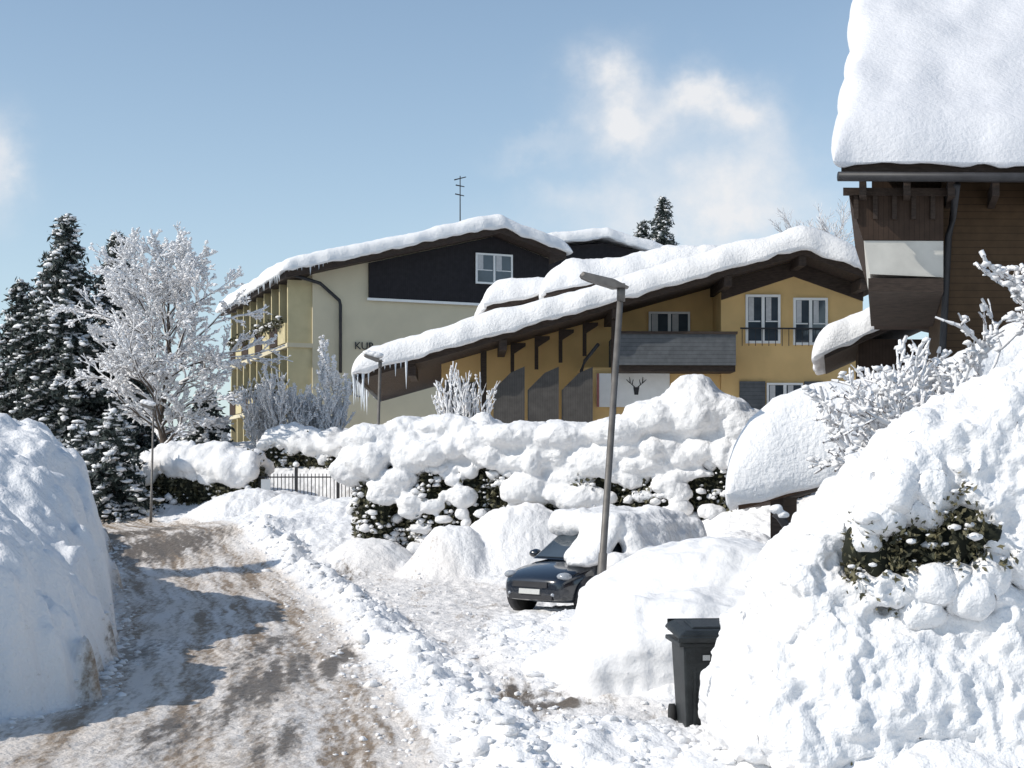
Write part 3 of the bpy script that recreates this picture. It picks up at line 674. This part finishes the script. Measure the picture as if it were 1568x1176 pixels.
def snowy_tree(name,base,L,r,maxd,spread,up,seed,stems=1,frost=.03,wood=M_bark,nend=2,nside=1,sd=2,lean=(0,0),tuft=0,shr=.72,stemspread=.6):
    R=random.Random(seed); segs=[]
    for s in range(stems):
        d=Vector((lean[0]+(R.gauss(0,stemspread) if stems>1 else 0),lean[1]+(R.gauss(0,stemspread) if stems>1 else 0),1)).normalized()
        grow(segs,Vector(base),d,L*R.uniform(.85,1.1),r,0,maxd,spread,up,R,nend,nside,shr)
    return tree_mesh(name,segs,maxd,frost,wood,sd,tuft)
def leader_tree(name,base,h,rad,seed,frost,tuft,nb=34,wood=M_bark,maxd=4):
    R=random.Random(seed); segs=[]; q=Vector(base); n=14; pts=[q.copy()]
    for i in range(n):
        q2=q+Vector((R.gauss(0,.09),R.gauss(0,.09),h*.9/n)); r0=.17*(1-i/n)**.8+.02; r1=.17*(1-(i+1)/n)**.8+.02
        segs.append((q.copy(),q2.copy(),r0,r1,0)); q=q2; pts.append(q.copy())
    for i in range(nb):
        t=.25+.73*(i/nb); az=i*2.4+R.gauss(0,.3); k=t*n; a=pts[int(k)].lerp(pts[min(n,int(k)+1)],k%1)
        el=.30+.75*t+R.gauss(0,.08); prof=math.sin(min(1,(t-.08)/.5)*math.pi/2) if t<.58 else math.cos((t-.58)/.42*math.pi/2*.82)
        Lb=rad*(.3+.7*prof)*.62*R.uniform(.85,1.08)
        d=Vector((math.cos(az)*math.cos(el),math.sin(az)*math.cos(el),math.sin(el)))
        grow(segs,a,d,Lb,.06*(1-t)+.022,1,maxd,.6,.01,R,2,1,.64)
    return tree_mesh(name,segs,maxd,frost,wood,1,tuft)
def spruce(name,x,y,z0,h,Rm,seed,snow=.55,dens=1.0,k=11,ss=1.0):
    R=np.random.default_rng(seed); e=empty(name)
    V,F=tubes([[x,y,z0]],[[x,y,z0+h*.97]],[h*.018],[.02],8); mesh_np('trunk',V,F,M_bark,True,e)
    nl=int(h*3.0*dens); C=[];SC=[];SR=[];B0=[];B1=[];BR=[]
    for i in range(nl):
        t=i/nl; rad=Rm*(1-t)**.75*(.8+.4*R.random())+.15
        for j in range(int(7+6*(1-t))):
            az=R.random()*2*math.pi; rr=rad*R.uniform(.6,1.15); zb=z0+h*(.05+.94*t)+R.normal(0,.14)
            n=max(3,int(rr/.17))
            s=np.linspace(.12,1,n)
            px=x+np.cos(az)*rr*s; py=y+np.sin(az)*rr*s; pz=zb+.10*rr*s-.45*rr*s**1.6
            P=np.stack([px,py,pz],1); B0.append(P[:-1]);B1.append(P[1:]);BR.append(np.linspace(.035,.012,n-1))
            c=np.repeat(P,k,0)+R.normal(0,1,(n*k,3))*np.array([.13,.13,.11])+[0,0,-.11]; C.append(c)
            m=R.random(n)<snow; q=P[m]+[0,0,.06]; SC.append(q+R.normal(0,.04,q.shape)); SR.append(np.stack([R.uniform(.08,.22,len(q)),R.uniform(.08,.22,len(q)),R.uniform(.04,.09,len(q))],1)*ss)
    V,F=tubes(np.concatenate(B0),np.concatenate(B1),np.concatenate(BR),np.concatenate(BR)*.8,4); mesh_np('branches',V,F,M_bark,True,e)
    V,F=cards(np.concatenate(C),.16,asp=.3); mesh_np('needles',V,F,M_needle,False,e)
    V,F=lumps(np.concatenate(SC),np.concatenate(SR),ICO1,.18); mesh_np('branch_snow',V,F,M_snow,True,e)
    return e
spruce('spruce_tree',-20.2,65,2.5,12.2,3.3,1,snow=.7,ss=1.1); spruce('spruce_tree',-18.4,67,2.5,11.8,2.4,2,snow=.7,ss=1.1); spruce('spruce_tree',-22.6,66,2.5,9.4,2.4,3,snow=.7)
spruce('spruce_tree',10.5,100,14,8.5,1.8,4,snow=.7); spruce('spruce_tree',9.2,101,14,7.0,1.4,5,snow=.7)
spruce('spruce_tree',-14.8,30.6,1.5,7.0,2.0,6,dens=.8,k=7); spruce('spruce_tree',-14.6,20.4,1.5,7.0,3.2,8,dens=.9,k=8)
spruce('snowy_conifer_bush',-14.4,52,1.0,4.2,1.7,61,snow=.9,ss=1.15); spruce('snowy_conifer_bush',-16.3,54,1.2,3.6,1.6,62,snow=.9,ss=1.15); spruce('snowy_conifer_bush',-13.2,62,2.6,4.0,1.5,63,snow=.85,ss=1.1)
leader_tree('frosted_tree',(-14.0,58,1.6),9.9,3.45,11,.030,13000,nb=38,maxd=5)
snowy_tree('bare_tree',(13.0,60,8.2),2.3,.10,5,.6,.05,21,frost=.008,wood=M_twig,nend=3,nside=1,sd=2)
for i,(x,y,z,L) in enumerate([(-10.6,60.5,3.0,1.25),(-9.7,60,3.0,1.45),(-8.7,60.5,3.0,1.2),(-7.9,60,3.0,1.15),(-9.2,61,3,1.0)]):
    snowy_tree('frosted_shrub',(x,y,z),L,.03,4,.45,.16,30+i,stems=5,frost=.026,sd=0,tuft=1100,stemspread=.35)
snowy_tree('frosted_shrub',(-7.1,60,3.0),2.2,.04,4,.35,.2,47,stems=2,frost=.035,sd=0,tuft=1000,stemspread=.15,shr=.6)
snowy_tree('garden_bush',(-1.1,41,2.5),1.3,.03,3,.35,.15,61,stems=5,frost=.022,sd=1,tuft=200,stemspread=.2,wood=M_twig)
snowy_tree('snowy_bush',(5.0,15.8,1.6),1.08,.03,4,.75,.06,71,stems=9,frost=.022,sd=1,tuft=1700,lean=(-.35,0),stemspread=.5,wood=M_twig,shr=.68)
snowy_tree('snowy_bush',(5.7,14.8,2.4),1.05,.03,4,.75,.08,72,stems=6,frost=.022,sd=1,tuft=1200,lean=(-.15,0),stemspread=.4,wood=M_twig,shr=.68)
# ---------------------------------------------------------------- fence
fe=empty('metal_fence'); f=Fr(-9.4,52.5,-6)
for i in range(34): box(f'bar_{i}',f,i*.14,i*.14+.025,0,.025,1.3,2.75,M_dark,fe)
box('rail',f,-.05,4.75,-.02,.045,2.6,2.65,M_dark,fe); box('rail_b',f,-.05,4.75,-.02,.045,1.5,1.55,M_dark,fe)
for i in range(4):
    box(f'post_{i}',f,i*1.55-.05,i*1.55+.05,-.05,.05,1.0,3.0,M_dark,fe)
V,F=lumps([f.P(i*1.55,0,3.08) for i in range(4)],[[.13,.13,.1]]*4,ICO2,.05); mesh_np('post_snow',V,F,M_snow,True,fe)
box('mail_panel',f,.25,.6,-.06,-.02,2.0,2.55,M_white,fe)
# ---------------------------------------------------------------- street lamps
def lamp(name,bx,by,bz,tx,tz,arm,r0=.065,r1=.042,snow=False):
    e=empty(name)
    pipe('pole',[(bx,by,bz),(bx+(tx-bx)*.3,by,bz+(tz-bz)*.3),(bx+(tx-bx)*.302,by,bz+(tz-bz)*.303),(tx,by,tz)],[r0,r0*.95,r0*.75,r1],M_metal,e,14)
    prof=[(.10,-.02),(-.1,.09),(-arm,.19),(-arm-.04,.15),(-arm+.05,.10),(-.12,-.03)]
    V=[];n=len(prof)
    for hw,sc in ((-.13,.8),(-.10,1),(.10,1),(.13,.8)):
        for u,z in prof: V.append((tx+u*(1 if sc==1 else .96),by+hw,tz+z*sc+.02))
    F=[list(range(n)),[3*n+i for i in range(n)][::-1]]
    for a in range(3):
        for i in range(n): F.append([a*n+i,a*n+(i+1)%n,(a+1)*n+(i+1)%n,(a+1)*n+i])
    mesh_py('lamp_head',V,F,M_metal,e)
    pipe('collar',[(tx,by,tz-.18),(tx,by,tz+.06)],r1*1.35,M_metal,e,12)
    if snow:
        blobs('head_snow',[[tx-arm*.2,by,tz+.18,.2,.16,.1],[tx-arm*.5,by,tz+.22,.2,.16,.1],[tx-arm*.85,by,tz+.26,.16,.14,.09]],.03,M_snow,e,2,((4,.02),))
    return e
lamp('street_lamp',1.13,19.5,-.1,1.48,5.05,.52)
lamp('street_lamp',-4.05,42.5,.8,-3.9,6.0,.45,snow=True)
lamp('street_lamp',-12.7,50.5,.9,-12.6,5.0,.4,r0=.05,r1=.035,snow=True)
# ---------------------------------------------------------------- wheelie bin
wb=empty('wheelie_bin'); f=Fr(1.60,13.5,4)
def loft(name,rings,m,parent,bevel=0,smooth=False):
    n=len(rings[0]); V=[p for r in rings for p in r]; F=[list(range(n)),[(len(rings)-1)*n+i for i in range(n)][::-1]]
    for a in range(len(rings)-1):
        for i in range(n): F.append([a*n+i,a*n+(i+1)%n,(a+1)*n+(i+1)%n,(a+1)*n+i])
    return mesh_py(name,V,F,m,parent,bevel=bevel,smooth=smooth)
def rect(f,u0,u1,v0,v1,z,dz=0): return [f.P(u0,v0,z),f.P(u1,v0,z),f.P(u1,v1,z+dz),f.P(u0,v1,z+dz)]
loft('body',[rect(f,.06,.52,.1,.62,.02),rect(f,.02,.56,.03,.70,.88)],M_bin,wb,.02)
loft('rim',[rect(f,-.03,.61,-.02,.75,.86),rect(f,-.03,.61,-.02,.75,.905)],M_bin,wb,.012)
loft('lid',[rect(f,-.04,.62,-.04,.76,.925,.05),rect(f,-.02,.60,-.02,.74,.97,.05),rect(f,.05,.53,.06,.68,1.01,.05)],M_bin,wb,.02)
loft('lid_panel',[rect(f,.12,.46,.14,.58,1.018,.035),rect(f,.14,.44,.16,.56,1.035,.035)],M_bin,wb,.008)
box('lid_lip',f,-.05,.63,-.075,-.035,.905,.955,M_bin,wb,.01)
pipe('lid_handle',[f.P(.02,.80,.95),f.P(.02,.88,1.03),f.P(.56,.88,1.03),f.P(.56,.80,.95)],.018,M_bin,wb)
for i in range(3): box(f'rib_{i}',f,.12+i*.15,.14+i*.15,.045,.07,.12,.66,M_bin,wb)
box('label',f,.20,.27,.02,.027,.73,.78,M_sticker,wb)
for u in (.0,.53): pipe('wheel',[f.P(u,.66,.12),f.P(u+.05,.66,.12)],.11,M_tyre,wb,16)
# ---------------------------------------------------------------- parked car
car=empty('parked_car'); hx,hy=-.66,-.751
CX,CY,CZ=1.62,27.1,.05
def cp(x,y,z): return (CX+hx*x-hy*y*1.0, CY+hy*x+hx*y*1.0, CZ+z)
st=[(1.98,.50,.34,.60),(1.90,.70,.24,.70),(1.55,.81,.20,.84),(1.0,.84,.19,.95),(.3,.85,.19,.99),(-.6,.85,.19,1.01),(-1.4,.84,.20,1.03),(-1.8,.79,.22,1.0),(-1.95,.66,.32,.85)]
rings=[]
for x,hw,zb,zt in st:
    h=zt-zb
    half=[(0,zb),(hw*.85,zb),(hw*.98,zb+.12*h),(hw,zb+.5*h),(hw*.96,zb+.85*h),(hw*.82,zt-.01),(0,zt+.02)]
    ring=half+[(-a,b) for a,b in half[-2:0:-1]]
    rings.append([cp(x,a,b) for a,b in ring])
o=loft('body',rings,M_car,car,0,True); sm=o.modifiers.new('s','SUBSURF'); sm.levels=sm.render_levels=2
B=[cp(1.05,-.74,.95),cp(1.05,.74,.95),cp(-1.82,.74,.98),cp(-1.82,-.74,.98)]
T=[cp(.38,-.58,1.44),cp(.38,.58,1.44),cp(-1.4,.57,1.45),cp(-1.4,-.57,1.45)]
M_=[cp(-.4,-.6,1.5),cp(-.4,.6,1.5)]
mesh_py('greenhouse',B+T+M_,[[0,1,5,4],[1,2,6,9,5],[2,3,7,6],[3,0,4,8,7],[4,5,9,8],[8,9,6,7]],M_car,car,bevel=.04)
def quad_off(name,P,off,m):
    P=[Vector(p) for p in P]; n=(P[1]-P[0]).cross(P[2]-P[0]).normalized()
    c=Vector(cp(-.2,0,1.0))
    if n.dot(P[0]-c)<0: n=-n
    V=[p+n*off for p in P]+[p+n*(off-.02) for p in P]; k=len(P)
    mesh_py(name,V,[list(range(k)),[2*k-1-i for i in range(k)]]+[[i,(i+1)%k,k+(i+1)%k,k+i] for i in range(k)],m,car)
def lerp(a,b,t): return [a[i]*(1-t)+b[i]*t for i in range(3)]
def bil(a,b,c,d,s,t): return lerp(lerp(a,b,s),lerp(d,c,s),t)
quad_off('windshield',[bil(B[0],B[1],T[1],T[0],s,t) for s,t in ((.06,.06),(.94,.06),(.93,.93),(.07,.93))],.02,M_glass)
for nm,(b0,b1,t1,t0) in {'side_glass_a':(B[1],B[2],T[2],T[1]),'side_glass_b':(B[0],B[3],T[3],T[0])}.items():
    quad_off(nm,[bil(b0,b1,t1,t0,s,t) for s,t in ((.12,.1),(.5,.1),(.5,.88),(.1,.88))],.02,M_glass)
    quad_off(nm+'_rear',[bil(b0,b1,t1,t0,s,t) for s,t in ((.54,.1),(.88,.1),(.9,.88),(.54,.88))],.02,M_glass)
for x in (1.25,-1.25):
    for s in (-1,1):
        pipe('arch',[cp(x,s*.70,.33),cp(x,s*.862,.33)],.37,M_dark,car,24)
        pipe('tyre',[cp(x,s*.68,.30),cp(x,s*.85,.30),cp(x,s*.875,.30)],[.30,.30,.27],M_tyre,car,24)
        pipe('rim',[cp(x,s*.87,.30),cp(x,s*.885,.30)],[.19,.17],M_rim,car,16)
for s in (-1,1):
    blobs('mirror',[[*cp(.72,s*.93,1.03),.13,.13,.09]],.03,M_car,car,1,())
    blobs('headlight',[[*cp(1.76,s*.62,.70),.15,.13,.075]],.03,M_headl,car,1,())
    blobs('fog_light',[[*cp(1.93,s*.50,.38),.05,.05,.04]],.02,M_headl,car,1,())
def slab(name,x0,x1,y,z0,z1,m):
    V=[cp(x1,-y,z0),cp(x1,y,z0),cp(x1-.01,y,z1),cp(x1-.01,-y,z1),cp(x0,-y,z0),cp(x0,y,z0),cp(x0,y,z1),cp(x0,-y,z1)]
    mesh_py(name,V,[[0,1,2,3],[4,5,6,7],[0,1,5,4],[1,2,6,5],[2,3,7,6],[3,0,4,7]],m,car)
slab('grille',1.9,1.99,.4,.50,.60,M_dark); slab('lower_grille',1.88,1.975,.5,.28,.36,M_dark)
slab('number_plate',1.9,2.0,.24,.38,.47,M_sticker)
sn=[]; r=random.Random(9)
for x in np.arange(.40,-1.8,-.2):
    for y in np.arange(-.58,.7,.18): sn.append([*cp(x,y,1.62+r.uniform(-.02,.04)-.12*abs(y)**2),.27,.27,.27])
for x in np.arange(.8,-1.9,-.2):
    for z in np.arange(.1,1.6,.2):
        if x>.35 and z>1.05: continue
        sn.append([*cp(x,1.0+.3*(1-z/1.5)+r.uniform(-.03,.03)-.28*max(0,z-.9),z),.28,.28,.22])
for t in np.arange(0,1.01,.14):
    for y in (.25,.42,.58,.7): sn.append([*cp(1.02-.65*t,y,1.02+.5*t),.2,.2,.15])
for x in np.arange(.85,1.45,.15):
    for y in (.5,.7): sn.append([*cp(x,y,1.0-.16*(x-.9)),.18,.18,.1])
for y in np.arange(-.6,.7,.25):
    for z in (1.3,1.0,.7,.4): sn.append([*cp(-1.85,y,z),.26,.26,.24])
for i in range(24): sn.append([*cp(r.uniform(-1.5,1.1),r.uniform(1.2,1.7),r.uniform(-.1,.25)),.3,.3,.2])
blobs('snow_cover',sn,.04,M_snow,car,9,((1.5,.06),(4,.025),(9,.012)))
# ---------------------------------------------------------------- snow-buried car
bc=empty('snow_covered_car'); sn=[]
f=Fr(1.15,15.6,-8); r=random.Random(4)
for v in np.arange(.1,4.1,.25):
    top=np.interp(v,[0,.5,1.1,1.7,3.3,4.0],[.70,.95,1.06,1.50,1.50,1.0])
    lf=np.interp(v,[0,1,2,4],[-.1,-.25,-.35,-.2])
    for u in np.arange(lf,1.95,.2):
        e=abs(u-1.0)/.95; t2=top-.20*min(2.2,e**3)
        for z in np.arange(.1,t2,.25): sn.append([*f.P(u,v,z),.32,.34,.22])
        sn.append([*f.P(u,v,t2-.05),.3,.32,.2])
for u in np.arange(-.9,-.2,.2):
    for v in np.arange(1.2,4.6,.3):
        sn.append([*f.P(u,v,.10+.45*(u+.9)),.34,.36,.22])
for i in range(16): sn.append([*f.P(r.uniform(1.9,2.4),r.uniform(.2,3.6),r.uniform(0,.5)),.36,.4,.3])
blobs('snow_cover',sn,.04,M_snow_smooth,bc,16,((.7,.13),(1.8,.07),(5,.025),(11,.010)),ridged=((3,.03),))
box('sill',f,.3,1.5,3.0,3.7,.25,.6,M_car,bc)
# ---------------------------------------------------------------- world, sun, camera
EL=math.radians(38); hxs,hys=-.93,-.37
ts=Vector((hxs*math.cos(EL),hys*math.cos(EL),math.sin(EL)))
wd=bpy.data.worlds.new('World'); S.world=wd; wd.use_nodes=True; nt=wd.node_tree; bg=nt.nodes['Background']
sky=nt.nodes.new('ShaderNodeTexSky'); sky.sky_type='NISHITA'; sky.sun_disc=False; sky.sun_elevation=EL; sky.sun_rotation=math.atan2(hxs,hys)
sky.altitude=800; sky.air_density=1.0; sky.dust_density=1.0; sky.ozone_density=1.5
tc=nt.nodes.new('ShaderNodeTexCoord'); sp=nt.nodes.new('ShaderNodeSeparateXYZ'); nt.links.new(tc.outputs['Generated'],sp.inputs[0])
def M2(op,a,b=None,c=None,cl=False):
    x=nt.nodes.new('ShaderNodeMath'); x.operation=op; x.use_clamp=cl
    for i,v in enumerate((a,b,c)):
        if v is None: continue
        if isinstance(v,(int,float)): x.inputs[i].default_value=v
        else: nt.links.new(v,x.inputs[i])
    return x.outputs[0]
yc=M2('MAXIMUM',sp.outputs[1],.05)
u=M2('DIVIDE',sp.outputs[0],yc); v=M2('DIVIDE',sp.outputs[2],yc)
cb=nt.nodes.new('ShaderNodeCombineXYZ'); nt.links.new(u,cb.inputs[0]); nt.links.new(v,cb.inputs[1])
def wn(scale,det=6,rough=.6,dist=0):
    n=nt.nodes.new('ShaderNodeTexNoise'); n.inputs['Scale'].default_value=scale; n.inputs['Detail'].default_value=det; n.inputs['Roughness'].default_value=rough; n.inputs['Distortion'].default_value=dist
    nt.links.new(cb.outputs[0],n.inputs['Vector']); return n
nw=wn(14,5); sub=nt.nodes.new('ShaderNodeVectorMath'); sub.operation='SUBTRACT'; nt.links.new(nw.outputs['Color'],sub.inputs[0]); sub.inputs[1].default_value=(.5,.5,.5)
scl=nt.nodes.new('ShaderNodeVectorMath'); scl.operation='SCALE'; nt.links.new(sub.outputs[0],scl.inputs[0]); scl.inputs['Scale'].default_value=.075
ad=nt.nodes.new('ShaderNodeVectorMath'); ad.operation='ADD'; nt.links.new(cb.outputs[0],ad.inputs[0]); nt.links.new(scl.outputs[0],ad.inputs[1])
tot=None
for (cx,cy,rx,ry,s) in [(.068,.285,.024,.022,1.2),(.078,.250,.028,.022,1.15),(.135,.268,.030,.018,1.2),(.165,.235,.03,.03,.4),(.150,.205,.07,.035,.65),(.06,.205,.05,.012,.4),(.12,.180,.1,.018,.6),(.015,.232,.03,.008,.3),(-.356,.228,.018,.028,1.1),(.6,.3,.2,.05,.8),(-.9,.25,.2,.05,.8)]:
    a=nt.nodes.new('ShaderNodeVectorMath'); a.operation='SUBTRACT'; nt.links.new(ad.outputs[0],a.inputs[0]); a.inputs[1].default_value=(cx,cy,0)
    b=nt.nodes.new('ShaderNodeVectorMath'); b.operation='MULTIPLY'; nt.links.new(a.outputs[0],b.inputs[0]); b.inputs[1].default_value=(1/rx,1/ry,0)
    d=nt.nodes.new('ShaderNodeVectorMath'); d.operation='DOT_PRODUCT'; nt.links.new(b.outputs[0],d.inputs[0]); nt.links.new(b.outputs[0],d.inputs[1])
    g=M2('MULTIPLY',M2('POWER',2.718,M2('MULTIPLY',d.outputs['Value'],-1.0)),s)
    tot=g if tot is None else M2('ADD',tot,g)
nd=wn(22,7,.62)
fac=M2('MULTIPLY',tot,M2('MULTIPLY_ADD',nd.outputs['Fac'],1.8,-.05),cl=True)
fac=M2('MULTIPLY',fac,.94,cl=True)
tint=nt.nodes.new('ShaderNodeMix'); tint.data_type='RGBA'; tint.blend_type='MULTIPLY'; tint.inputs[0].default_value=1.0
nt.links.new(sky.outputs[0],tint.inputs[6]); tint.inputs[7].default_value=(1.16,1.22,1.17,1)
hz=M2('MULTIPLY',M2('POWER',2.718,M2('MULTIPLY',M2('MAXIMUM',sp.outputs[2],0.0),-5.0)),.75)
mh=nt.nodes.new('ShaderNodeMix'); mh.data_type='RGBA'; nt.links.new(hz,mh.inputs[0]); nt.links.new(tint.outputs[2],mh.inputs[6]); mh.inputs[7].default_value=(5.4,6.2,6.7,1)
mx=nt.nodes.new('ShaderNodeMix'); mx.data_type='RGBA'; nt.links.new(fac,mx.inputs[0]); nt.links.new(mh.outputs[2],mx.inputs[6]); mx.inputs[7].default_value=(6.75,6.8,6.95,1)
nt.links.new(mx.outputs[2],bg.inputs['Color']); bg.inputs['Strength'].default_value=.128
sl=bpy.data.lights.new('sun','SUN'); sl.energy=3.9; sl.angle=math.radians(.53); sl.color=(1,.945,.86)
so=bpy.data.objects.new('sun',sl); so.rotation_euler=ts.to_track_quat('Z','Y').to_euler(); so.location=(0,0,40); S.collection.objects.link(so)
cd=bpy.data.cameras.new('camera'); cd.sensor_width=36; cd.lens=36*2200/1568; cd.shift_y=152/1568; cd.clip_end=9000; cd.clip_start=.1
co=bpy.data.objects.new('camera',cd); co.location=(0,0,2.4); co.rotation_euler=(math.pi/2,0,0); S.collection.objects.link(co); S.camera=co
S.view_settings.view_transform='Standard'; S.view_settings.look='None'; S.view_settings.exposure=0
